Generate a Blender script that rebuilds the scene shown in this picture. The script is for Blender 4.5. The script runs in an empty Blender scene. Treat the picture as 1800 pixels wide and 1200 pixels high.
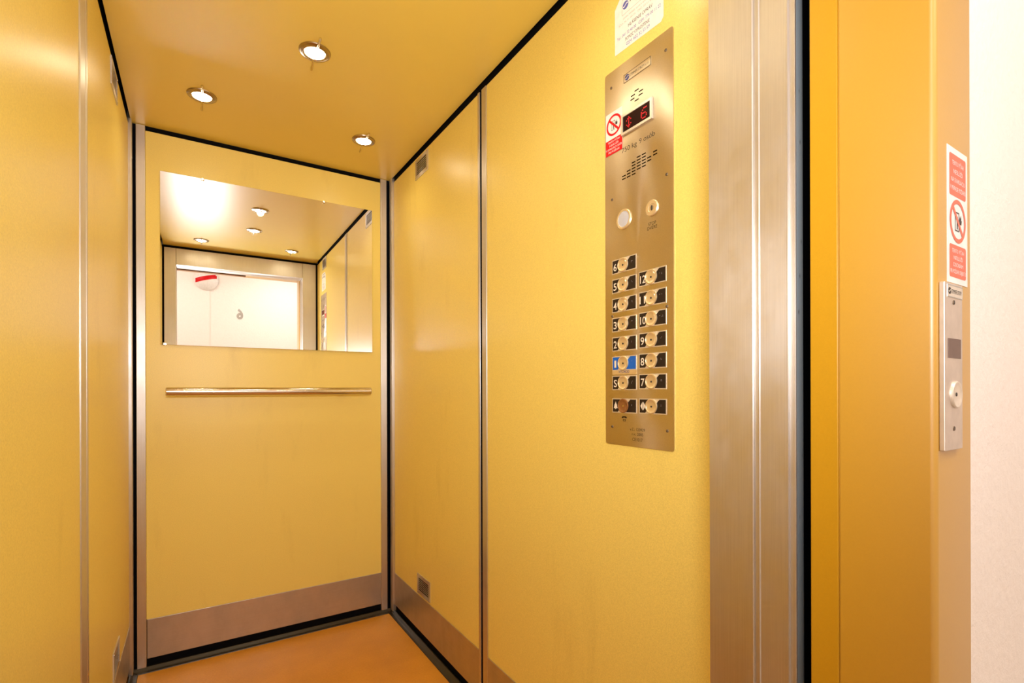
import bpy, bmesh, math, random
from mathutils import Matrix, Vector
random.seed(4)
SC = bpy.context.scene
COL = SC.collection
PI = math.pi

# ------------------------------------------------------------------ dimensions (metres)
XL, XR, YB, H = -0.218, 0.854, 2.5, 2.2       # cabin inside: left, right, back, height
PT = 2.181                                     # top edge of the wall panels
KB, KT = 0.047, 0.205                          # kick plate bottom / top
CAMZ = H * 387 / 754
MIDX = (XL + XR) / 2

# ------------------------------------------------------------------ materials
def new_mat(name):
    m = bpy.data.materials.new(name)
    m.use_nodes = True
    return m, m.node_tree.nodes, m.node_tree.links, m.node_tree.nodes['Principled BSDF']

def setp(b, **k):
    for a, v in k.items():
        b.inputs[a.replace('_', ' ')].default_value = v

def coords(N, L, scale):
    tc = N.new('ShaderNodeTexCoord'); mp = N.new('ShaderNodeMapping')
    mp.inputs['Scale'].default_value = scale
    L.new(tc.outputs['Object'], mp.inputs['Vector'])
    return mp.outputs['Vector']

def noise(N, L, scale, size, detail=3, rough=.5):
    n = N.new('ShaderNodeTexNoise')
    n.inputs['Scale'].default_value = size
    n.inputs['Detail'].default_value = detail
    n.inputs['Roughness'].default_value = rough
    L.new(coords(N, L, scale), n.inputs['Vector'])
    return n.outputs['Fac']

def ramp(N, L, fac, stops):
    r = N.new('ShaderNodeValToRGB')
    e = r.color_ramp.elements
    while len(e) < len(stops): e.new(.5)
    for k, (p, c) in enumerate(stops):
        e[k].position = p
        e[k].color = (*c, 1) if len(c) == 3 else c
    L.new(fac, r.inputs['Fac'])
    return r.outputs['Color']

def bump(N, L, b, fac, strength, dist):
    bp = N.new('ShaderNodeBump')
    bp.inputs['Strength'].default_value = strength
    bp.inputs['Distance'].default_value = dist
    L.new(fac, bp.inputs['Height']); L.new(bp.outputs['Normal'], b.inputs['Normal'])

def scl(c, k): return tuple(x * k for x in c)

def mix2(N, L, a, c, f):
    m = N.new('ShaderNodeMix'); m.data_type = 'RGBA'; m.blend_type = 'MULTIPLY'
    m.inputs['Factor'].default_value = f
    L.new(a, m.inputs['A']); L.new(c, m.inputs['B'])
    return m.outputs['Result']

def plain(name, c, rough=.5, metal=0., spec=.5, emit=None, es=0., coat=0.):
    m, N, L, b = new_mat(name)
    setp(b, Roughness=rough, Metallic=metal, Specular_IOR_Level=spec, Coat_Weight=coat)
    f = noise(N, L, (1, 1, 1), 60, 2)
    L.new(ramp(N, L, f, [(.3, scl(c, .94)), (.7, scl(c, 1.04))]), b.inputs['Base Color'])
    if emit:
        setp(b, Emission_Color=(*emit, 1), Emission_Strength=es)
    return m

def laminate(name, c, rough, spec, grain=.09, grime=.0):
    """satin laminate with a fine linen-like grain; faint scuffs when grime > 0"""
    m, N, L, b = new_mat(name)
    setp(b, Roughness=rough, Specular_IOR_Level=spec)
    f = noise(N, L, (1, 1, 1), 420, 2, .6)
    a = ramp(N, L, f, [(.3, scl(c, 1 - grain)), (.7, scl(c, 1 + grain))])
    if grime:
        g = noise(N, L, (1, 1, .25), 5, 6, .65)
        w = ramp(N, L, g, [(.60, (1, 1, 1)), (.80, (1 - grime, 1 - grime * 1.2, 1 - grime * 1.4))])
        a = mix2(N, L, a, w, 1)
    L.new(a, b.inputs['Base Color'])
    bump(N, L, b, f, .12, .0006)
    return m

def steel(name, c, rough=.3, scale=(500, 500, 6), aniso=.6, rot=0., smudge=.06, ax='Z'):
    """brushed stainless steel: streaks, smudges, anisotropic gloss"""
    m, N, L, b = new_mat(name)
    setp(b, Metallic=1., Anisotropic=aniso, Anisotropic_Rotation=rot)
    t = N.new('ShaderNodeTangent'); t.direction_type = 'RADIAL'; t.axis = ax
    L.new(t.outputs['Tangent'], b.inputs['Tangent'])
    f = noise(N, L, scale, 1, 3, .6)
    s = noise(N, L, (1, 1, .6), 9, 5, .65)
    a = ramp(N, L, f, [(.3, scl(c, .95)), (.7, scl(c, 1.04))])
    a = mix2(N, L, a, ramp(N, L, s, [(.35, (1, 1, 1)), (.75, (1 - smudge,) * 3)]), 1)
    L.new(a, b.inputs['Base Color'])
    mr = N.new('ShaderNodeMapRange')
    mr.inputs['From Min'].default_value = .3; mr.inputs['From Max'].default_value = .75
    mr.inputs['To Min'].default_value = rough * .85; mr.inputs['To Max'].default_value = rough * 1.25
    L.new(s, mr.inputs['Value']); L.new(mr.outputs['Result'], b.inputs['Roughness'])
    return m

M = {}
YEL = (.81, .64, .158)
M['lam'] = laminate('yellow_laminate', YEL, .36, .5, .09, .12)
M['ceil'] = laminate('ceiling_paint', (.78, .59, .115), .35, 1., .01)
M['steel'] = steel('brushed_steel', (.70, .67, .63), .42)
M['kick'] = steel('kick_steel', (.62, .59, .54), .42, (8, 8, 500), .3, 0, .14)
M['panel'] = steel('panel_steel', (.68, .60, .49), .32, (400, 400, 400), .75, 0., .07)
M['chrome'] = plain('polished_steel', (.74, .68, .60), .16, 1.)
M['callplate'] = plain('satin_call_plate', (.74, .68, .62), .48, 1.)
M['ring'] = plain('spot_ring_metal', (.46, .37, .26), .25, 1.)
M['button'] = plain('button_metal', (.86, .72, .46), .32, .75)
M['copper'] = plain('alarm_button_metal', (.28, .115, .030), .4, .3)
M['black'] = plain('black_gap', (.004, .004, .005), .9, spec=.05)
M['ink'] = plain('black_ink', (.02, .018, .018), .5)
M['blackplate'] = plain('black_plastic', (.012, .007, .008), .35)
M['blueplate'] = plain('blue_plastic', (.0, .11, .50), .35)
M['blueink'] = plain('blue_ink', (.10, .12, .42), .5)
M['navy'] = plain('navy_ink', (.03, .05, .22), .5)
M['greyink'] = plain('grey_ink', (.42, .40, .36), .5)
M['braille'] = plain('braille_dots', (.16, .14, .14), .4)
M['white'] = plain('white_paper', (.86, .84, .82), .45)
M['numeral'] = plain('numeral_cream', (.80, .70, .55), .4)
M['red'] = plain('red_print', (.66, .006, .010), .4, spec=.2)
M['palered'] = plain('faded_red_print', (.80, .15, .085), .4)
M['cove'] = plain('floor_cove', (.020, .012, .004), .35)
M['screen'] = plain('display_screen', (.020, .004, .002), .35, spec=.08)
M['led'] = plain('led_red', (.5, 0, .01), .4, emit=(1, .0, .02), es=.30)
M['bezel'] = plain('display_bezel', (.78, .72, .62), .3, .6)
M['frame'] = laminate('frame_paint', (.54, .285, .008), .34, .5, .015)
for k in ('frame',):
    setp(M[k].node_tree.nodes['Principled BSDF'], Coat_Weight=1., Coat_Roughness=.45, Coat_IOR=1.85)
M['orange_peel'] = laminate('frame_paint_textured', (.54, .285, .008), .40, .5, .02)
M['grey'] = plain('blue_grey_paint', (.13, .17, .20), .4)
M['slot'] = plain('vent_slot', (.008, .004, .002), .9, spec=.05)
M['callbutton'] = plain('call_button_metal', (.84, .78, .68), .36, .7)
M['screw'] = plain('screw_metal', (.20, .15, .10), .45, .6)
M['lampglass'] = plain('lamp_glass', (.9, .9, .85), .2, emit=(1., .86, .62), es=45.)
M['lens'] = plain('grey_lens', (.50, .50, .52), .35)
M['call_screen'] = plain('call_display', (.16, .10, .08), .5)

m, N, L, b = new_mat('mirror_glass')
setp(b, Metallic=1., Roughness=.0, Base_Color=(.93, .93, .90, 1))
M['mirror'] = m

m, N, L, b = new_mat('floor_lino')
setp(b, Roughness=.42, Specular_IOR_Level=.4)
f = noise(N, L, (1, 1, 1), 160, 4, .6); g = noise(N, L, (1, 1, 1), 4, 5, .6)
c = mix2(N, L, ramp(N, L, f, [(.3, (.58, .245, .022)), (.7, (.66, .29, .030))]),
         ramp(N, L, g, [(.35, (.86, .84, .8)), (.65, (1, 1, 1))]), 1)
L.new(c, b.inputs['Base Color']); bump(N, L, b, f, .1, .001)
M['lino'] = m

m, N, L, b = new_mat('lobby_plaster')
setp(b, Roughness=.85, Specular_IOR_Level=.25)
f = noise(N, L, (1, 1, 1), 75, 6, .7)
L.new(ramp(N, L, f, [(.3, (.92, .86, .82)), (.7, (.95, .90, .86))]), b.inputs['Base Color'])
bump(N, L, b, f, .5, .004)
M['plaster'] = m

m, N, L, b = new_mat('lobby_floor_tile')
setp(b, Roughness=.4)
br = N.new('ShaderNodeTexBrick'); br.offset = 0
br.inputs['Scale'].default_value = 1; br.inputs['Brick Width'].default_value = .3; br.inputs['Row Height'].default_value = .3
br.inputs['Mortar Size'].default_value = .004
br.inputs['Color1'].default_value = (.5, .40, .30, 1); br.inputs['Color2'].default_value = (.46, .37, .28, 1)
br.inputs['Mortar'].default_value = (.25, .2, .16, 1)
L.new(coords(N, L, (1, 1, 1)), br.inputs['Vector']); L.new(br.outputs['Color'], b.inputs['Base Color'])
M['tile'] = m

# worn grey door edge with black specks
m, N, L, b = new_mat('door_edge_paint')
setp(b, Roughness=.45)
v = N.new('ShaderNodeTexVoronoi'); v.inputs['Scale'].default_value = 60
L.new(coords(N, L, (1, 1, .35)), v.inputs['Vector'])
g = noise(N, L, (1, 1, .3), 14, 4, .7)
spk = ramp(N, L, v.outputs['Distance'], [(.0, (.02, .02, .02)), (.10, (1, 1, 1))])
gg = ramp(N, L, g, [(.40, (.15, .19, .22)), (.6, (.17, .20, .215))])
L.new(mix2(N, L, gg, spk, .85), b.inputs['Base Color'])
M['dooredge'] = m

# ------------------------------------------------------------------ mesh builder
class MB:
    def __init__(s): s.bm = bmesh.new()
    def box(s, x0, x1, y0, y1, z0, z1, bev=0., seg=2):
        r = bmesh.ops.create_cube(s.bm, size=1)
        vs = r['verts']
        for v in vs:
            v.co = Vector((x0 + (v.co.x + .5) * (x1 - x0), y0 + (v.co.y + .5) * (y1 - y0), z0 + (v.co.z + .5) * (z1 - z0)))
        if bev:
            es = list({e for v in vs for e in v.link_edges})
            bmesh.ops.bevel(s.bm, geom=es, offset=bev, segments=seg, affect='EDGES', profile=.5)
        return s
    def prism(s, pts, h0, h1, axis=2):
        """extrude polygon pts (2-D) from h0 to h1 along axis"""
        def put(p, h):
            if axis == 2: return (p[0], p[1], h)
            if axis == 1: return (p[0], h, p[1])
            return (h, p[0], p[1])
        lo = [s.bm.verts.new(put(p, h0)) for p in pts]
        hi = [s.bm.verts.new(put(p, h1)) for p in pts]
        n = len(pts)
        for i in range(n):
            s.bm.faces.new((lo[i], lo[(i + 1) % n], hi[(i + 1) % n], hi[i]))
        s.bm.faces.new(lo[::-1]); s.bm.faces.new(hi)
        return s
    def lathe(s, prof, cx=0, cy=0, n=40, axis=2, sc=1.):
        """rings (r, h) around an axis through (cx, cy)"""
        rings = []
        for r, h in prof:
            ring = []
            for k in range(n if r > 1e-6 else 1):
                a = 2 * PI * k / n
                p, q = cx + r * math.cos(a), cy + r * math.sin(a) * sc
                ring.append(s.bm.verts.new((p, q, h) if axis == 2 else (h, p, q)))
            rings.append(ring)
        for A, B in zip(rings, rings[1:]):
            for k in range(n):
                a0 = A[k % len(A)]; a1 = A[(k + 1) % len(A)]; b0 = B[k % len(B)]; b1 = B[(k + 1) % len(B)]
                vs = []
                for v in (a0, a1, b1, b0):
                    if v not in vs: vs.append(v)
                if len(vs) > 2: s.bm.faces.new(vs)
        return s
    def tube(s, path, r, n=12):
        pts = [Vector(p) for p in path]; rings = []
        for i, p in enumerate(pts):
            d = (pts[min(i + 1, len(pts) - 1)] - pts[max(i - 1, 0)]).normalized()
            u = d.orthogonal().normalized(); w = d.cross(u)
            if rings and False: pass
            rr = r[i] if isinstance(r, (list, tuple)) else r
            rings.append([s.bm.verts.new(p + (u * math.cos(2 * PI * k / n) + w * math.sin(2 * PI * k / n)) * rr) for k in range(n)])
        for A, B in zip(rings, rings[1:]):
            best = min(range(n), key=lambda o: sum((A[k].co - B[(k + o) % n].co).length for k in range(0, n, 3)))
            for k in range(n):
                s.bm.faces.new((A[k], A[(k + 1) % n], B[(k + 1 + best) % n], B[(k + best) % n]))
        s.bm.faces.new(rings[0][::-1]); s.bm.faces.new(rings[-1])
        return s
    def build(s, name, mat, parent=None, smooth=False):
        bmesh.ops.recalc_face_normals(s.bm, faces=s.bm.faces)
        me = bpy.data.meshes.new(name); s.bm.to_mesh(me); s.bm.free()
        if smooth:
            for p in me.polygons: p.use_smooth = True
            me.set_sharp_from_angle(angle=math.radians(38))
        me.materials.append(mat)
        o = bpy.data.objects.new(name, me); COL.objects.link(o)
        if parent is not None: o.parent = parent
        return o

FR = {  # local x = right, y = up, z = out of the surface
    'right': ((0, -1, 0), (0, 0, 1), (-1, 0, 0)),
    'left': ((0, 1, 0), (0, 0, 1), (1, 0, 0)),
    'back': ((1, 0, 0), (0, 0, 1), (0, -1, 0)),
    'front': ((-1, 0, 0), (0, 0, 1), (0, 1, 0)),
    'ceiling': ((1, 0, 0), (0, -1, 0), (0, 0, -1)),
}
def thing(name, label, cat, loc, frame=None, group=None):
    o = bpy.data.objects.new(name, None); COL.objects.link(o)
    o.empty_display_size = .05
    mtx = Matrix.Translation(loc)
    if frame:
        x, y, z = (Vector(v) for v in FR[frame])
        r = Matrix((x, y, z)).transposed().to_4x4()
        mtx = mtx @ r
    o.matrix_world = mtx
    o['label'] = label; o['category'] = cat
    if group: o['group'] = group
    return o
def struct(o, label=None, cat=None):
    o['kind'] = 'structure'
    return o
def dup(root, loc, frame, label, group=None):
    r = root.copy(); COL.objects.link(r)
    x, y, z = (Vector(v) for v in FR[frame])
    r.matrix_world = Matrix.Translation(loc) @ Matrix((x, y, z)).transposed().to_4x4()
    r['label'] = label
    if group: r['group'] = group
    for ch in list(root.children):
        c = ch.copy(); COL.objects.link(c); c.parent = r
        for g in list(ch.children):
            d = g.copy(); COL.objects.link(d); d.parent = c
    return r

def text_mesh(lines, name, mat, parent, z=.0003, thick=.0, bold=0.):
    """lines: (text, x, y, height, align, width or None, shear)"""
    bm = bmesh.new()
    for t in lines:
        txt, x, y, h, al, wd, sh = (list(t) + [None, 0])[:7] if len(t) < 7 else t
        cu = bpy.data.curves.new('t', 'FONT'); cu.body = txt
        cu.align_x = al; cu.size = h / .72; cu.shear = sh or 0
        cu.fill_mode = 'FRONT'; cu.resolution_u = 3
        cu.offset = bold * h
        ob = bpy.data.objects.new('t', cu); COL.objects.link(ob)
        dg = bpy.context.evaluated_depsgraph_get()
        me = bpy.data.meshes.new_from_object(ob.evaluated_get(dg))
        k = 1
        if wd and len(me.vertices):
            xs = [v.co.x for v in me.vertices]
            k = wd / (max(xs) - min(xs))
        me.transform(Matrix.Translation((x, y - h / 2, z)) @ Matrix.Diagonal((k, 1, 1, 1)))
        bm.from_mesh(me)
        bpy.data.objects.remove(ob); bpy.data.meshes.remove(me); bpy.data.curves.remove(cu)
    me = bpy.data.meshes.new(name); bm.to_mesh(me); bm.free()
    me.materials.append(mat)
    o = bpy.data.objects.new(name, me); COL.objects.link(o)
    if parent: o.parent = parent
    return o

def rrect(x0, x1, y0, y1, r, n=5):
    pts = []
    for cx, cy, a0 in ((x1 - r, y1 - r, 0), (x0 + r, y1 - r, 90), (x0 + r, y0 + r, 180), (x1 - r, y0 + r, 270)):
        for k in range(n + 1):
            a = math.radians(a0 + 90 * k / n)
            pts.append((cx + r * math.cos(a), cy + r * math.sin(a)))
    return pts
def outline(mb, x0, x1, y0, y1, w, z0, z1):
    mb.box(x0, x1, y1 - w, y1, z0, z1); mb.box(x0, x1, y0, y0 + w, z0, z1)
    mb.box(x0, x0 + w, y0 + w, y1 - w, z0, z1); mb.box(x1 - w, x1, y0 + w, y1 - w, z0, z1)

# ------------------------------------------------------------------ cabin shell
def seam(parent, *boxes):
    mb = MB()
    for b_ in boxes: mb.box(*b_)
    return mb.build('black_seam', M['black'], parent)
o = struct(MB().box(XL - .03, XR + .03, .30, YB + .03, -.03, 0).build('floor', M['lino']))
o = struct(MB().box(XL + .007, XR - .007, .53, YB + .003, H, H + .03).build('ceiling', M['ceil']))

def yellow_panel(parent, x0, x1, y0, y1, z0, z1):
    return MB().box(x0, x1, y0, y1, z0, z1, .0015).build('wall_panel', M['lam'], parent)
def kick_panel(parent, x0, x1, y0, y1):
    return MB().box(x0, x1, y0, y1, KB, KT, .0008).build('kick_plate', M['kick'], parent)

wr = struct(MB().box(XR + .018, XR + .04, .53, YB + .04, 0, H).build('wall_right', M['black']))
yellow_panel(wr, XR, XR + .018, .550, 1.506, KT, PT); yellow_panel(wr, XR, XR + .018, 1.567, 2.456, KT, PT)
kick_panel(wr, XR - .0015, XR + .018, .550, 1.506); kick_panel(wr, XR - .0015, XR + .018, 1.567, 2.456)
seam(wr, (XR + .002, XR + .0185, .550, 2.456, PT, H + .04), (XR - .02, XR + .002, .530, YB + .02, H + .031, H + .04), (XR + .006, XR + .0185, .550, 2.456, 0, KB))
wl = struct(MB().box(XL - .04, XL - .018, .53, YB + .04, 0, H).build('wall_left', M['black']))
yellow_panel(wl, XL - .018, XL, .550, 1.470, KT, PT); yellow_panel(wl, XL - .018, XL, 1.560, 2.456, KT, PT)
kick_panel(wl, XL - .018, XL + .0015, .550, 1.470); kick_panel(wl, XL - .018, XL + .0015, 1.560, 2.456)
seam(wl, (XL - .0185, XL - .002, .550, 2.456, PT, H + .04), (XL - .002, XL + .02, .530, YB + .02, H + .031, H + .04), (XL - .0185, XL - .006, .550, 2.456, 0, KB))
wb = struct(MB().box(XL - .018, XR + .018, YB + .018, YB + .04, 0, H).build('wall_back', M['black']))
yellow_panel(wb, -.166, .797, YB, YB + .018, KT, PT)
kick_panel(wb, -.164, .797, YB - .0015, YB + .018)

seam(wb, (-.165, .796, YB + .002, YB + .0185, PT, H), (-.165, .796, YB + .006, YB + .0185, 0, KB))

# corner posts and joint strips (stainless profiles either side of a black seam)
def strip(name, parts, seam):
    mb = MB()
    for p in parts: mb.box(*p, .0018, 2)
    o = struct(mb.build(name, M['steel']))
    MB().box(*seam).build('black_seam', M['black'], o)
strip('trim_1', [(.797, .828, YB - .006, YB + .018, .012, H - .001), (.842, XR + .017, 2.456, 2.492, .012, H - .001)],
      (.828, .842, YB + .004, YB + .017, .0, H - .001))
strip('trim_2', [(-.197, -.166, YB - .006, YB + .018, .012, H - .001), (XL - .017, -.207, 2.456, 2.492, .012, H - .001)],
      (-.207, -.197, YB + .004, YB + .017, .0, H - .001))
strip('trim_3', [(XR - .003, XR + .017, 1.506, 1.538, .012, PT), (XR - .003, XR + .017, 1.553, 1.567, .012, PT)],
      (XR + .0005, XR + .017, 1.538, 1.553, .012, PT))
strip('trim_4', [(XL - .017, XL + .003, 1.470, 1.533, .012, PT), (XL - .017, XL + .003, 1.543, 1.560, .012, PT)],
      (XL - .017, XL - .0005, 1.533, 1.543, .012, PT))

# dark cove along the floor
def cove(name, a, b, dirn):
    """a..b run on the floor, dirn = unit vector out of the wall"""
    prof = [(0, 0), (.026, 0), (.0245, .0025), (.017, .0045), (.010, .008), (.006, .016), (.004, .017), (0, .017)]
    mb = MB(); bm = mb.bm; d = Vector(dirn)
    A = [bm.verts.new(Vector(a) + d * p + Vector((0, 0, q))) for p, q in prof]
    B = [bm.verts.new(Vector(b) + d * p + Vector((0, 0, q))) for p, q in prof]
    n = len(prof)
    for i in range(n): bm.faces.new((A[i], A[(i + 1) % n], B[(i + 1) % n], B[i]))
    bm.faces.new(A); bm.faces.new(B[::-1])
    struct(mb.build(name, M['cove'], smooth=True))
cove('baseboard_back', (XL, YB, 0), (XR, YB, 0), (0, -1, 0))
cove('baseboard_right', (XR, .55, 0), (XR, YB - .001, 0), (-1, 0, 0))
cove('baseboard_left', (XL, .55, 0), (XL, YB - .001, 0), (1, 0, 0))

# front of the cabin: stainless posts beside the doorway, header above
DX = .740
def post_poly(mir=False):
    p = [(.842, .5405), (.7412, .5405), (.740, .5393), (.740, .4632), (.7385, .4620), (.7385, .4608), (.7395, .4592),
         (.7418, .4585), (.7418, .4512), (.7385, .4508), (.7385, .4500), (.740, .4486), (.740, .4078), (.7386, .4066), (.7386, .4052), (.7425, .4044),
         (.7425, .3966), (.7430, .3962), (.7455, .3962), (.7455, .528), (.842, .528)]
    if mir: p = [(PL - (x - .740) if x < .76 else 2 * MIDX - x, y) for x, y in p][::-1]
    return p
PL = -.135
wf = struct(MB().prism(post_poly(), 0.0, 2.061).prism([(.842, .5405), (.740, .5405), (.740, .528), (.842, .528)], 2.061, PT)
            .prism(post_poly(True), 0.0, 2.061).prism([(PL, .5405), (2 * MIDX - .842, .5405), (2 * MIDX - .842, .528), (PL, .528)], 2.061, PT)
            .build('wall_front', M['steel']))
MB().box(PL + .002, .738, .528, .5405, 2.061, PT, .001).box(PL + .002, .738, .405, .528, 2.061, 2.075, .001).build('door_header', M['steel'], wf)
MB().box(XL, XR, .50, .527, 2.075, H).box(.772, .95, .432, .445, 0, H).box(.842, XR + .018, .50, .52, 0, H).box(XL - .018, -.206, .50, .52, 0, H).build('black_seam', M['black'], wf)  # gap backings, plus an added black sheet standing in for shade in the door pocket

# car door leaf slid back into its pocket, only its rounded leading edge shows
pts = [(.7462, .4300), (.7462, .4045)]
for k in range(13):
    a = math.radians(180 + 15 * k); pts.append((.7598 + .0136 * math.cos(a), .4045 + .0075 * math.sin(a)))
pts += [(.7734, .4300)]
struct(MB().prism(pts, .01, 2.05).build('door_1', M['dooredge'], smooth=True))

# landing door frame, painted yellow
LX = .742
def frame_poly(mir=False):
    p = [(LX, .3365), (LX, .2385)]
    for k in range(1, 6):
        a = math.radians(180 + 18 * k); p.append((LX + .007 + .007 * math.cos(a), .2385 + .007 * math.sin(a)))
    p += [(.855, .2315), (.857, .2335), (.857, .262), (.80, .262), (.80, .3365)]
    if mir: p = [(PLX - (x - LX), y) for x, y in p][::-1]
    return p
PLX = -.150
FT = 2.078
d2 = struct(MB().prism(frame_poly(), 0, FT + .10).prism(frame_poly(True), 0, FT + .10)
            .box(PLX, LX, .2315, .262, FT, FT + .10).box(PLX, LX, .262, .3365, FT, FT + .02).build('door_2', M['frame'], smooth=True))
MB().box(LX, .80, .3388, .3754, 0, FT, .0012).box(PLX - .058, PLX, .3388, .3754, 0, FT, .0012).build('door_stop', M['orange_peel'], d2)
MB().box(LX + .0025, .799, .3364, .3389, 0, FT).build('frame_seam', M['frame'], d2)
MB().box(PLX, .335, .30, .335, FT - .012, FT, .001).build('door_hanger', M['copper'], d2)

# ------------------------------------------------------------------ lobby in front of the lift
LY = -1.30
LXa, LXb, LH = -1.5, 2.2, 2.62
mb = MB().box(.857, LXb, .243, .30, 0, LH).box(LXa, PLX - .115, .243, .30, 0, LH).box(PLX - .115, .857, .243, .30, FT + .10, LH)
struct(mb.build('wall_landing', M['plaster']))
struct(MB().box(LXa, LXb, LY - .05, LY, 0, LH).box(LXa, .098, LY, LY + .012, 0, LH).build('wall_opposite', M['plaster']))
struct(MB().box(LXb, LXb + .05, LY, .30, 0, LH).build('wall_lobby_right', M['plaster']))
struct(MB().box(LXa - .05, LXa, LY, .30, 0, LH).build('wall_lobby_left', M['plaster']))
struct(MB().box(LXa, LXb, LY, .30, LH, LH + .04).build('ceiling_lobby', M['plaster']))
struct(MB().box(LXa, LXb, LY, .30, -.03, 0).build('floor_lobby', M['tile']))

n6 = thing('floor_number', 'grey number 6 on the lobby wall, seen in the mirror', 'number', (.386, LY, 1.975), 'front')
t6 = text_mesh([('6', 0, 0, .105, 'CENTER', .066)], 'digit', M['greyink'], n6, .002, bold=.05)
rs = thing('round_sign', 'round white dome with a slanting red band on the lobby wall, seen in the mirror', 'sign', (.068, LY + .012, 2.315), 'front')
def domez(r): return .008 + .050 * (1 - (r / .112) ** 2)
MB().lathe([(.112, 0)] + [(.112 * k / 10, domez(.112 * k / 10)) for k in range(10, -1, -1)], n=48).build('dome', M['white'], rs, True)
mb = MB(); bm = mb.bm
ns, nr = 20, 8; grid = []
for k in range(ns + 1):
    u = -.098 + .196 * k / ns; row = []
    for q in range(nr + 1):
        vv = -.012 + .046 * q / nr - .30 * u
        row.append(bm.verts.new((u, vv, domez(math.hypot(u, vv)) + .0012)))
    grid.append(row)
for k in range(ns):
    for q in range(nr):
        if max(math.hypot(v.co.x, v.co.y) for v in (grid[k][q], grid[k + 1][q], grid[k + 1][q + 1], grid[k][q + 1])) < .1115:
            bm.faces.new((grid[k][q], grid[k + 1][q], grid[k + 1][q + 1], grid[k][q + 1]))
mb.build('red_band', M['red'], rs, True)

# ------------------------------------------------------------------ ceiling spotlights
def make_spot(label, loc):
    t = thing('ceiling_spotlight', label, 'ceiling light', loc, 'ceiling', 'recessed ceiling spotlights')
    MB().lathe([(.0305, .000), (.0305, .0055), (.0335, .0075), (.041, .0068), (.0468, .0035), (.048, 0)], n=48).build('trim_ring', M['ring'], t, True)
    MB().lathe([(.0298, .0005), (.0298, .0045), (.026, .0075), (.016, .0088), (0, .0093)], n=40).build('lamp_glass', M['lampglass'], t, True)
    MB().tube([(0, -.029, .006), (.001, -.040, .016), (0, -.052, .024), (0, -.058, .028)], [.0030, .0032, .0042, .0026], 10).build('clip', M['chrome'], t, True)
    MB().tube([(0, .029, .006), (.001, .040, .009), (0, .074, .009), (0, .082, .008), (0, .085, .007)], [.0030, .0032, .0032, .0046, .0025], 10).build('clip', M['chrome'], t, True)
    return t
spots = [((.025, 2.135, H), 'ceiling spotlight nearest the left wall of those seen directly'),
         ((.324, 1.670, H), 'largest ceiling spotlight, nearest the top edge of the picture'),
         ((.614, 2.150, H), 'ceiling spotlight close to the back right corner'),
         ((.326, 1.235, H), 'middle ceiling spotlight seen in the mirror just below the topmost reflection'),
         ((.026, .800, H), 'ceiling spotlight seen in the mirror near the front left of the cabin'),
         ((.617, .820, H), 'ceiling spotlight seen in the mirror near the front right of the cabin')]
proto = None
for loc, lab in spots:
    if proto is None: proto = make_spot(lab, loc)
    else: dup(proto, loc, 'ceiling', lab)

# ------------------------------------------------------------------ mirror and handrail
mt = thing('wall_mirror', 'rectangular frameless mirror on the back wall above the handrail', 'mirror', (.317, YB, 1.318), 'back')
mt.matrix_world = Matrix.Translation((.317, YB - .0028, 1.318)) @ Matrix.Rotation(math.radians(-.3), 4, 'Z') @ mt.matrix_world.to_3x3().to_4x4()
MB().box(-.435, .435, 0, .710, .0005, .006, .001).build('mirror_glass', M['mirror'], mt)
for (x, y) in ((.203, .705), (-.286, .705), (-.42, .004)):
    MB().lathe([(.0065, .0005), (.0065, .008), (.005, .0095), (0, .0098)], x, y, 20).build('mounting_clip', M['chrome'], mt, True)

RY = .062
hr = thing('handrail', 'round stainless handrail on the back wall below the mirror', 'handrail', (.315, YB, 1.125), 'back')
mb = MB(); bm = mb.bm
R, hx = .0185, .412
prof = [(0, -hx), (R - .002, -hx), (R, -hx + .002), (R, hx - .002), (R - .002, hx), (0, hx)]
n = 32; rings = []
for r, x in prof:
    rings.append([bm.verts.new((x, r * math.sin(2 * PI * k / n), RY + r * math.cos(2 * PI * k / n))) for k in range(n)] if r else [bm.verts.new((x, 0, RY))])
for A, B in zip(rings, rings[1:]):
    for k in range(n):
        vs = []
        for v in (A[k % len(A)], A[(k + 1) % len(A)], B[(k + 1) % len(B)], B[k % len(B)]):
            if v not in vs: vs.append(v)
        bm.faces.new(vs)
mb.build('rail', M['chrome'], hr, True)
for x in (-.275, .275):
    MB().tube([(x, -.006, .0005), (x, -.006, .030), (x, -.006, .058)], .0085, 14).lathe([(.012, .0004), (.012, .003), (.010, .004), (0, .004)], x, -.006, 28).build('bracket', M['chrome'], hr, True)

# ------------------------------------------------------------------ ventilation grilles
def make_vent(loc, frame, label):
    t = thing('vent_grille', label, 'vent', loc, frame, 'ventilation grilles in the side walls')
    mb = MB(); outline(mb, -.072, .072, -.044, .044, .0165, .0003, .0035)
    for k in range(6): mb.box(-.055, .055, -.0203 + .0081 * k - .0014, -.0203 + .0081 * k + .0014, .0008, .0030)
    mb.build('grille_plate', M['steel'], t)
    MB().box(-.056, .056, -.028, .028, .0002, .0008).build('dark_opening', M['slot'], t)
    for x in (-.066, .066):
        for y in (-.038, .038):
            MB().lathe([(.003, .003), (.003, .0045), (0, .005)], x, y, 12).build('screw', M['chrome'], t, True)
    return t
v0 = make_vent((XR, 2.088, 2.126), 'right', 'slotted vent grille high on the right wall near the back corner')
dup(v0, (XR, 2.078, .258), 'right', 'slotted vent grille low on the right wall above the kick plate')
dup(v0, (XL, 2.045, 2.126), 'left', 'slotted vent grille high on the left wall under the ceiling')
dup(v0, (XL, 2.06, .262), 'left', 'slotted vent grille low on the left wall near the floor')
dup(v0, (XR, .840, 2.1345), 'right', 'slotted vent grille above the white notice, seen in the mirror')

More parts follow.
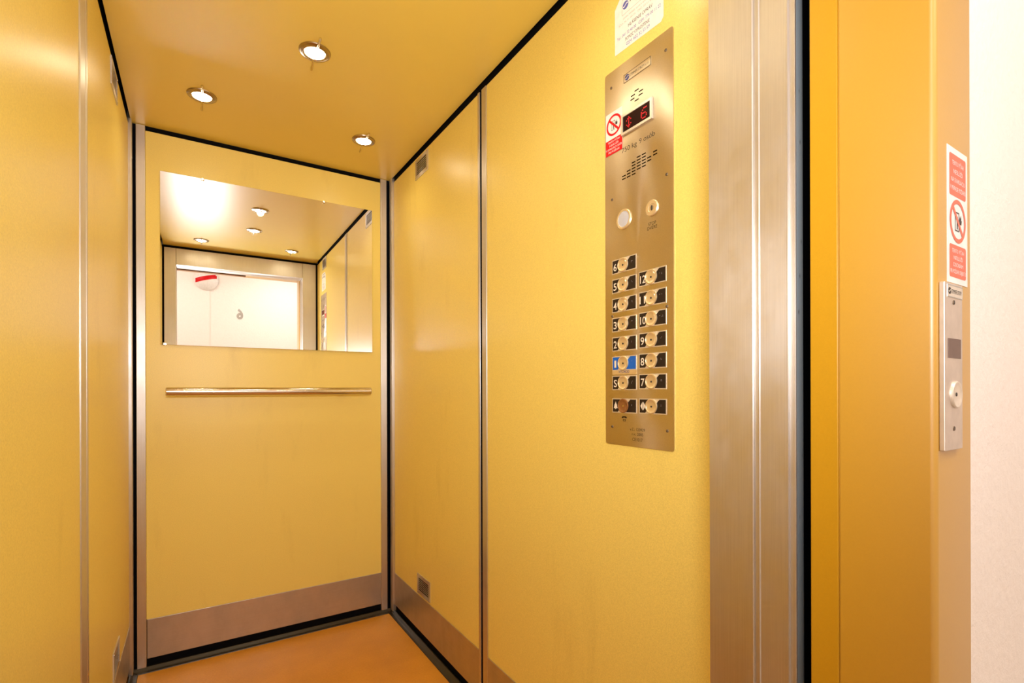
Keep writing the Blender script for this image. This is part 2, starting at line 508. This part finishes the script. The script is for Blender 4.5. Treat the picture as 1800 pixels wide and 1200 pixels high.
# ------------------------------------------------------------------ control panel
cp = thing('control_panel', 'tall brushed steel lift control panel with floor buttons on the right wall', 'control panel', (XR, .810, 1.4465), 'right')
mb = MB(); mb.prism(rrect(-.1035, .1035, -.4485, .4485, .006), .0003, .0025); mb.build('face_plate', M['panel'], cp)
Z = .0026
for (x, y) in ((-.0815, .4102), (.084, .4069), (-.0795, .140), (.0855, .1415), (-.080, -.141), (.0852, -.140), (-.081, -.4065), (.0855, -.4060)):
    s = MB().lathe([(.0034, .0024), (.0034, .0033), (.0028, .0038), (0, .0038)], x, y, 16).build('screw', M['screw'], cp, True)
    MB().box(x - .0022, x + .0022, y - .0005, y + .0005, .0037, .0039).build('screw_slot', M['ink'], s)
# nameplate
mb = MB(); mb.prism(rrect(-.040, .0435, .3985, .4185, .003), Z - .0002, Z + .0006)
npl = mb.build('name_plate', M['panel'], cp)
mb = MB(); outline(mb, -.0395, .043, .399, .418, .0009, Z + .0005, Z + .0008); mb.build('plate_border', M['ink'], npl)
def logo(parent, cx, cy, r, z, matA, matB):
    o = MB().lathe([(0, z), (r, z), (r, z + .0003), (0, z + .0003)], cx, cy, 28).build('logo', matA, parent)
    mb = MB(); pts = []
    for k in range(9):
        u = -1 + 2 * k / 8; pts.append((cx + r * .85 * u, cy + r * (.28 * math.sin(u * 2.6) + .14)))
    for k in range(8, -1, -1):
        u = -1 + 2 * k / 8; pts.append((cx + r * .85 * u, cy + r * (.28 * math.sin(u * 2.6) - .14)))
    mb.prism(pts, z + .0002, z + .0005).build('logo_wave', matB, parent)
logo(npl, -.0285, .4085, .0068, Z + .0005, M['navy'], M['panel'])
text_mesh([('STIMMER STROM s.r.o', .0085, .4085, .0066, 'CENTER', .056)], 'lettering', M['ink'], npl, Z + .0008)
# small buzzer slots
mb = MB()
for (x, y) in ((.0005, .3641), (.0135, .3565), (-.011, .3575), (-.0125, .3495), (.0125, .3485), (.0005, .3415)):
    mb.box(x - .0062, x + .0062, y - .0013, y + .0013, Z - .0003, Z + .0002)
mb.build('buzzer_slots', M['slot'], cp)
# display
dp = MB(); outline(dp, -.0450, .0485, .2775, .3245, .0055, Z - .0004, Z + .0045)
dp = dp.build('display_bezel', M['bezel'], cp)
MB().box(-.0395, .043, .283, .319, Z, Z + .0028).build('screen', M['screen'], dp)
mb = MB()
def dots(rows, cx, cy, p):
    h = len(rows)
    for j, r in enumerate(rows):
        for i, c in enumerate(r):
            if c == '#':
                x = cx + (i - (len(r) - 1) / 2) * p; y = cy + ((h - 1) / 2 - j) * p
                mb.box(x - p * .38, x + p * .38, y - p * .38, y + p * .38, Z + .0027, Z + .0031)
dots(['..#..', '.###.', '#.#.#', '..#..', '..#..', '#.#.#', '.###.', '..#..'], -.0215, .301, .0033)
mb.build('led_arrow', M['led'], dp); mb = MB()
dots(['..###', '.#...', '#....', '####.', '#...#', '#...#', '.###.'], .0245, .3005, .0036)
mb.build('led_digit', M['led'], dp)
text_mesh([('750 kg', -.0235, .2443, .0115, 'CENTER', .047), ('9 osôb', .0305, .2447, .0115, 'CENTER', .046)], 'load_lettering', M['ink'], cp, Z)
# loudspeaker slots: slanting rows
mb = MB()
for j, (n0, n1) in enumerate(((0, 2), (-1, 2), (-2, 2), (-2, 1), (-2, 0))):
    pass
for j in range(6):
    y = .2105 - .0068 * j
    xs = {0: [.006, .0215], 1: [-.0095, .006, .0215, .054], 2: [-.0095, .006, .0215, .037, .054], 3: [-.025, -.0095, .006, .0215, .037],
          4: [-.040, -.025, -.0095, .006, .0215], 5: [-.040, -.025, -.0095]}[j]
    for x in xs: mb.box(x - .0058, x + .0058, y - .0013, y + .0013, Z - .0003, Z + .0002)
mb.build('speaker_slots', M['slot'], cp)
# round lamp and key switch
lp = MB().lathe([(.0235, .0022), (.0235, .0040), (.0215, .0056), (.0185, .0056), (.0180, .0045), (.0180, .0024)], -.0400, .082, 36).build('lamp_rim', M['button'], cp, True)
MB().lathe([(.018, .0040), (.012, .0050), (0, .0054)], -.0400, .082, 36).build('lens', M['lens'], lp, True)
ks = MB().lathe([(.0175, .0022), (.0175, .0042), (.0160, .0056), (.0098, .0056), (.0090, .0042), (0, .0042)], .0455, .082, 36).build('key_switch', M['button'], cp, True)
MB().box(.0435, .0475, .0765, .0875, .0040, .0046).box(.0412, .0420, .079, .086, .0040, .0045).box(.0490, .0498, .078, .085, .0040, .0045).build('key_slot', M['ink'], ks)
text_mesh([('STOP', .045, .0485, .0075, 'CENTER', .022), ('DVERE', .045, .0395, .0075, 'CENTER', .028)], 'stop_lettering', M['ink'], cp, Z)

# floor buttons
BRL = {'1': [1], '2': [1, 2], '3': [1, 4], '4': [1, 4, 5], '5': [1, 5], '6': [1, 2, 4], '7': [1, 2, 4, 5], '8': [1, 2, 5], '9': [2, 4], '0': [2, 4, 5], 'S': [2, 3, 4]}
def button_unit(txt, bx, by, plate='blackplate', cap='button', icon=None):
    L0, L1 = (-.0348, .0392)          # plate extent left / right of the button centre
    hh = .0148
    rim = MB(); rim.box(L0 - .0022, L1 + .0022, -hh - .0022, hh + .0022, .0022, .0030)
    rim.box(-.012, .014, -hh - .0022, hh + .0022, .0022, .0031)
    r = rim.build('button_plate', M['bezel'], cp); r.location = (bx, by, 0)
    # two coloured fields with a slanting end towards the button
    mb = MB()
    mb.prism([(L0, -hh), (-.019, -hh), (-.0095, -.004), (-.0095, hh), (L0, hh)], .0029, .0034)
    mb.prism([(.0095, -hh), (L1, -hh), (L1, hh), (.022, hh), (.0095, .003)], .0029, .0034)
    mb.build('number_field', M[plate], r)
    if txt:
        w = .0105 if len(txt) == 1 else .0160
        if txt == '1': w = .0062
        text_mesh([(txt, L0 + .0086, -.001, .0175, 'CENTER', w)], 'numeral', M['numeral'], r, .0036, bold=.012)
    if icon == 'bell':
        mb = MB(); cx = L0 + .0095
        pts = [(cx - .0068, -.006), (cx - .0052, -.0045), (cx - .0035, .003), (cx - .0015, .0055), (cx, .0095), (cx + .0015, .0055), (cx + .0035, .003), (cx + .0052, -.0045), (cx + .0068, -.006)]
        mb.prism(pts, .0034, .0037).box(cx - .0016, cx + .0016, -.0085, -.0065, .0034, .0037)
        mb.build('bell_symbol', M['numeral'], r)
    if icon == 'open':
        mb = MB(); cx = L0 + .0098
        mb.prism([(cx - .0018, -.0085), (cx - .0018, .0085), (cx - .0075, 0)], .0034, .0037)
        mb.prism([(cx + .0018, -.0085), (cx + .0075, 0), (cx + .0018, .0085)], .0034, .0037)
        mb.box(cx - .0007, cx + .0007, -.0095, .0095, .0034, .0037)
        mb.build('door_open_symbol', M['numeral'], r)
    mb = MB(); k = 0
    cells = list(txt) if txt else ['2']
    for ci, ch in enumerate(cells):
        for d in [3] * 0 + BRL.get(ch, [1]):
            px = .0265 + .0062 * ci - .003 * (len(cells) - 1) + (0 if d < 4 else .0024)
            py = .0035 - .0024 * ((d - 1) % 3)
            mb.lathe([(.0009, .0033), (.0007, .0040), (0, .0042)], px, py, 8)
    mb.build('braille', M['braille'], r, True)
    c = MB().lathe([(.0164, .0030), (.0168, .0050), (.0160, .0064), (.0142, .0066), (.0130, .0055), (.0070, .0046), (0, .0043)], 0, 0, 40).build('button_cap', M[cap], r, True)
    MB().lathe([(.0022, .0040), (.0022, .0049), (0, .0051)], .0, -.0005, 14).build('button_pin', M['chrome'] if cap == 'copper' else M['ink'], r, True)
    if plate == 'blueplate': r['label'] = 'blue number plate of the exit floor'
    if cap == 'copper': c['label'] = 'brown alarm button cap'
    return r
PITCH = .04617
for i, t in enumerate(['6', '5', '4', '3', '2', '1', 'S']):
    button_unit(t, -.0430, -.0243 - PITCH * i, 'blueplate' if t == '1' else 'blackplate')
for i, t in enumerate(['12', '11', '10', '9', '8', '7']):
    button_unit(t, .0428, -.0688 - PITCH * i)
button_unit(None, -.0430, -.3553, cap='copper', icon='bell')
button_unit(None, .0428, -.3545, icon='open')
lab = MB().box(-.0800, -.0016, -.2815, -.2685, .0022, .0028).build('exit_tag', M['button'], cp)
text_mesh([('VÝCHOD', -.0415, -.2748, .0072, 'CENTER', .034)], 'exit_lettering', M['navy'], lab, .0030)
# bell/handset symbol and serial lettering under the buttons
mb = MB(); mb.box(-.0475, -.0345, -.3825, -.3805, Z - .0002, Z + .0002)
mb.prism([(-.0500, -.3835), (-.0460, -.3800), (-.0360, -.3800), (-.0320, -.3835), (-.0365, -.3850), (-.0380, -.3830), (-.0440, -.3830), (-.0455, -.3850)], Z - .0002, Z + .0002)
outline(mb, -.0455, -.0365, -.3915, -.3865, .0012, Z - .0002, Z + .0002); mb.build('intercom_symbol', M['ink'], cp)
text_mesh([('v.č.: 120929', .0000, -.4085, .0068, 'CENTER', .046), ('r.v.: 2005', .0000, -.4193, .0068, 'CENTER', .034), ('CE1017', -.0005, -.4315, .0078, 'CENTER', .031)], 'serial_lettering', M['ink'], cp, Z)

# ------------------------------------------------------------------ prohibition sticker helpers
def ban(parent, cx, cy, r, z, red, ink, band=.20, sx=1.):
    mb = MB(); n = 48
    def ring(ra, rb):
        A = [mb.bm.verts.new((cx + ra * math.cos(2 * PI * k / n) * sx, cy + ra * math.sin(2 * PI * k / n), z)) for k in range(n)]
        B = [mb.bm.verts.new((cx + rb * math.cos(2 * PI * k / n) * sx, cy + rb * math.sin(2 * PI * k / n), z)) for k in range(n)]
        for k in range(n): mb.bm.faces.new((A[k], A[(k + 1) % n], B[(k + 1) % n], B[k]))
    ring(r, r * (1 - band))
    q = r * (1 - band * .5) * .7071; w = r * band * .5 * .7071
    f = [mb.bm.verts.new((cx + a * sx, cy + b_, z + .00005)) for a, b_ in ((-q - w, q - w), (q - w, -q - w), (q + w, -q + w), (-q + w, q + w))]
    mb.bm.faces.new(f)
    mb.build('prohibition_ring', red, parent)
    mb = MB(); k = r
    outline(mb, cx - .34 * k * sx, cx + .16 * k * sx, cy - .46 * k, cy + .42 * k, .045 * k, z - .0001, z - .00004)
    mb.box(cx - .12 * k * sx, cx - .02 * k * sx, cy - .36 * k, cy + .04 * k, z - .0001, z - .00004)
    mb.lathe([(0, z - .0001), (.075 * k, z - .0001), (.075 * k, z - .00004), (0, z - .00004)], cx - .07 * k * sx, cy + .16 * k, 12)
    mb.prism([(cx + .24 * k * sx, cy - .1 * k), (cx + .44 * k * sx, cy - .1 * k), (cx + .50 * k * sx, cy + .12 * k), (cx + .42 * k * sx, cy + .1 * k), (cx + .40 * k * sx, cy + .36 * k), (cx + .31 * k * sx, cy + .16 * k), (cx + .24 * k * sx, cy + .30 * k), (cx + .20 * k * sx, cy + .06 * k)], z - .0001, z - .00004)
    mb.build('lift_symbol', ink, parent)

ws = thing('warning_sticker', 'small red and white prohibition sticker stuck on the left edge of the control panel', 'sticker', (XR - .0026, .8822, 1.6955), 'right')
MB().box(-.0278, .0278, 0, .1010, .0001, .0005).build('sticker_sheet', M['white'], ws)
MB().box(-.0278, .0278, 0, .0365, .0004, .0007).build('red_field', M['red'], ws)
ban(ws, .0, .0685, .0250, .0008, M['red'], M['ink'], .2, 1.0)
text_mesh([('TENTO VÝŤAH', 0, .0305, .0048, 'CENTER', .039), ('NESLÚŽI', 0, .0225, .0048, 'CENTER', .030), ('K EVAKUÁCII OSÔB', 0, .0145, .0048, 'CENTER', .052), ('PRI POŽIARI', 0, .0065, .0048, 'CENTER', .036)], 'lettering', M['white'], ws, .0009)

# ------------------------------------------------------------------ white notice above the panel
nt = thing('service_notice', 'white paper notice with phone numbers stuck above the control panel', 'notice', (XR, .8070, 1.9240), 'right')
mb = MB(); mb.prism([(-.0735, .004), (.066, .0), (.0735, .008), (.0735, .142), (-.045, .142), (-.0735, .112)], .0002, .0006); mb.build('paper', M['white'], nt)
text_mesh([('Servis výťahov', -.004, .130, .0085, 'CENTER', .082), ('STIMMER STROM', .016, .1085, .0098, 'CENTER', .082)], 'company_lettering', M['ink'], nt, .0008, bold=.02)
text_mesh([('HLÁSENIE OPRÁV', .006, .0520, .0082, 'CENTER', .073), ('POMOC VYPROSTENIE', -.0025, .0245, .0080, 'CENTER', .074)], 'black_lettering', M['ink'], nt, .0008)
text_mesh([('Tel.: 041 72 40 00   GSM: 774 00 11 22', .000, .0375, .0072, 'CENTER', .132), ('GSM: 602 32 33 59', -.001, .0120, .0080, 'CENTER', .071)], 'blue_lettering', M['blueink'], nt, .0008)
text_mesh([('výroba, montáž, servis a opravy výťahov', .002, .0765, .0046, 'CENTER', .098), ('IČO: 36 31 00 25   DIČ: 20 21 60 11', -.004, .0660, .0044, 'CENTER', .110)], 'grey_lettering', M['greyink'], nt, .0008)
mb = MB(); outline(mb, -.0500, .062, .0850, .1210, .0006, .0006, .0009); mb.build('notice_border', M['greyink'], nt)
logo(nt, -.0385, .1045, .0092, .0006, M['blueink'], M['white'])

# ------------------------------------------------------------------ landing sticker and call panel on the door frame
FY = .2315
ls = thing('landing_sticker', 'tall faded red and white prohibition sticker on the door frame above the call panel', 'sticker', (.8095, FY, 1.2600), 'back')
MB().box(-.0340, .0340, 0, .1680, .0001, .0006).build('sticker_sheet', M['white'], ls)
MB().prism(rrect(-.0275, .0275, .1085, .1600, .003), .0004, .0009).build('red_field', M['palered'], ls)
MB().prism(rrect(-.0275, .0275, .0075, .0480, .003), .0004, .0009).build('red_field', M['palered'], ls)
ban(ls, .0, .0785, .0270, .0010, M['palered'], M['ink'], .19, 1.0)
text_mesh([('TENTO VÝŤAH', 0, .1495, .0056, 'CENTER', .038), ('NESLÚŽI', 0, .1390, .0056, 'CENTER', .030), ('NA EVAKUÁCIU', 0, .1285, .0056, 'CENTER', .046), ('V PRÍPADE POŽIARU', 0, .1180, .0056, 'CENTER', .052),
           ('TENTO VÝŤAH', 0, .0405, .0050, 'CENTER', .040), ('NESLÚŽI', 0, .0320, .0050, 'CENTER', .030), ('OSOBÁM', 0, .0235, .0050, 'CENTER', .034), ('PRI POŽIARI OBJEKTU', 0, .0150, .0050, 'CENTER', .052)], 'lettering', M['white'], ls, .0011)

lc = thing('call_panel', 'narrow steel landing call panel with one button on the door frame', 'call panel', (.7775, FY, 1.0550), 'back')
MB().box(-.0287, .0287, 0, .2015, .0003, .0060, .0010).build('face_plate', M['callplate'], lc)
q = .0061
npl = MB().box(-.0215, .0270, .1840, .1990, q - .0003, q + .0004).build('name_plate', M['bezel'], lc)
mb = MB(); outline(mb, -.0215, .0270, .1840, .1990, .0011, q + .0003, q + .0006); mb.build('plate_border', M['greyink'], npl)
logo(npl, -.0150, .1915, .0042, q + .0003, M['ink'], M['bezel'])
text_mesh([('STIMMER STROM', .0070, .1915, .0052, 'CENTER', .032)], 'lettering', M['ink'], npl, q + .0006)
for y in (.1785, .0260):
    s = MB().lathe([(.0028, q - .0003), (.0028, q + .0006), (0, q + .0009)], -.001, y, 14).build('screw', M['screw'], lc, True)
    MB().box(-.0015, -.0005, y - .002, y + .002, q + .0007, q + .0011).build('screw_slot', M['ink'], s)
MB().box(-.0195, .0210, .1110, .1345, q - .0003, q + .0006).build('display_window', M['call_screen'], lc)
cb = MB().lathe([(.0162, q - .0004), (.0165, q + .0016), (.0155, q + .0028), (.0138, q + .0028), (.0126, q + .0020), (.006, q + .0016), (0, q + .0016)], .0030, .0670, 40).build('call_button', M['callbutton'], lc, True)
MB().lathe([(.0024, q + .0014), (.0024, q + .0021), (0, q + .0023)], .0015, .0672, 14).build('button_pin', M['ink'], cb, True)

# ------------------------------------------------------------------ lights
def light(kind, name, loc, energy, color, **k):
    d = bpy.data.lights.new(name, kind); d.energy = energy; d.color = color
    for a, v in k.items(): setattr(d, a, v)
    o = bpy.data.objects.new(name, d); COL.objects.link(o); o.location = loc
    return o
WARM = (1., .87, .62)
for i, (loc, lab) in enumerate(spots):
    light('SPOT', 'halogen', (loc[0], loc[1], H - .016), 2.9, WARM, spot_size=math.radians(150), spot_blend=.9, shadow_soft_size=.02)
# lobby ceiling lamps
light('AREA', 'lobby_lamp', (.9, -.55, LH - .02), 17., (1., .93, .86), shape='DISK', size=.5)
light('AREA', 'lobby_lamp', (-.6, -.6, LH - .02), 11., (1., .93, .86), shape='DISK', size=.5)
# the photographer's flash just above the camera: it lights the cabin and bounces off the mirror
fl = light('AREA', 'camera_flash', (.0, -.07, 1.36), 11., (.98, .97, 1.), shape='RECTANGLE', size=.36, size_y=.20)
fl.rotation_euler = (Vector((math.sin(.32), math.cos(.32), .28))).to_track_quat('-Z', 'Y').to_euler()
fl.data.spread = math.radians(138)

w = bpy.data.worlds.new('World'); SC.world = w; w.use_nodes = True
w.node_tree.nodes['Background'].inputs['Color'].default_value = (.02, .017, .012, 1)
w.node_tree.nodes['Background'].inputs['Strength'].default_value = 1

# ------------------------------------------------------------------ camera
cam = bpy.data.cameras.new('Camera'); co = bpy.data.objects.new('Camera', cam); COL.objects.link(co)
cam.sensor_fit = 'HORIZONTAL'; cam.sensor_width = 36; cam.lens = 36 * 880 / 1800
cam.shift_y = (685 - 600) / 1800
cam.clip_start = .01
th = math.atan2(558, 880); roll = .0027
f = Vector((math.sin(th), math.cos(th), 0)); r = Vector((math.cos(th), -math.sin(th), 0)); u = Vector((0, 0, 1))
r2 = r * math.cos(roll) - u * math.sin(roll); u2 = u * math.cos(roll) + r * math.sin(roll)
mtx = Matrix((r2, u2, -f)).transposed().to_4x4()
co.matrix_world = Matrix.Translation((0, 0, CAMZ)) @ mtx
SC.camera = co

SC.view_settings.view_transform = 'Standard'; SC.view_settings.look = 'None'
SC.cycles.sample_clamp_indirect = 40
SC.cycles.blur_glossy = .1
SC.cycles.diffuse_bounces = 6
SC.cycles.glossy_bounces = 6
SC.view_settings.exposure = -.10; SC.view_settings.gamma = 1; SC.view_settings.use_curve_mapping = False
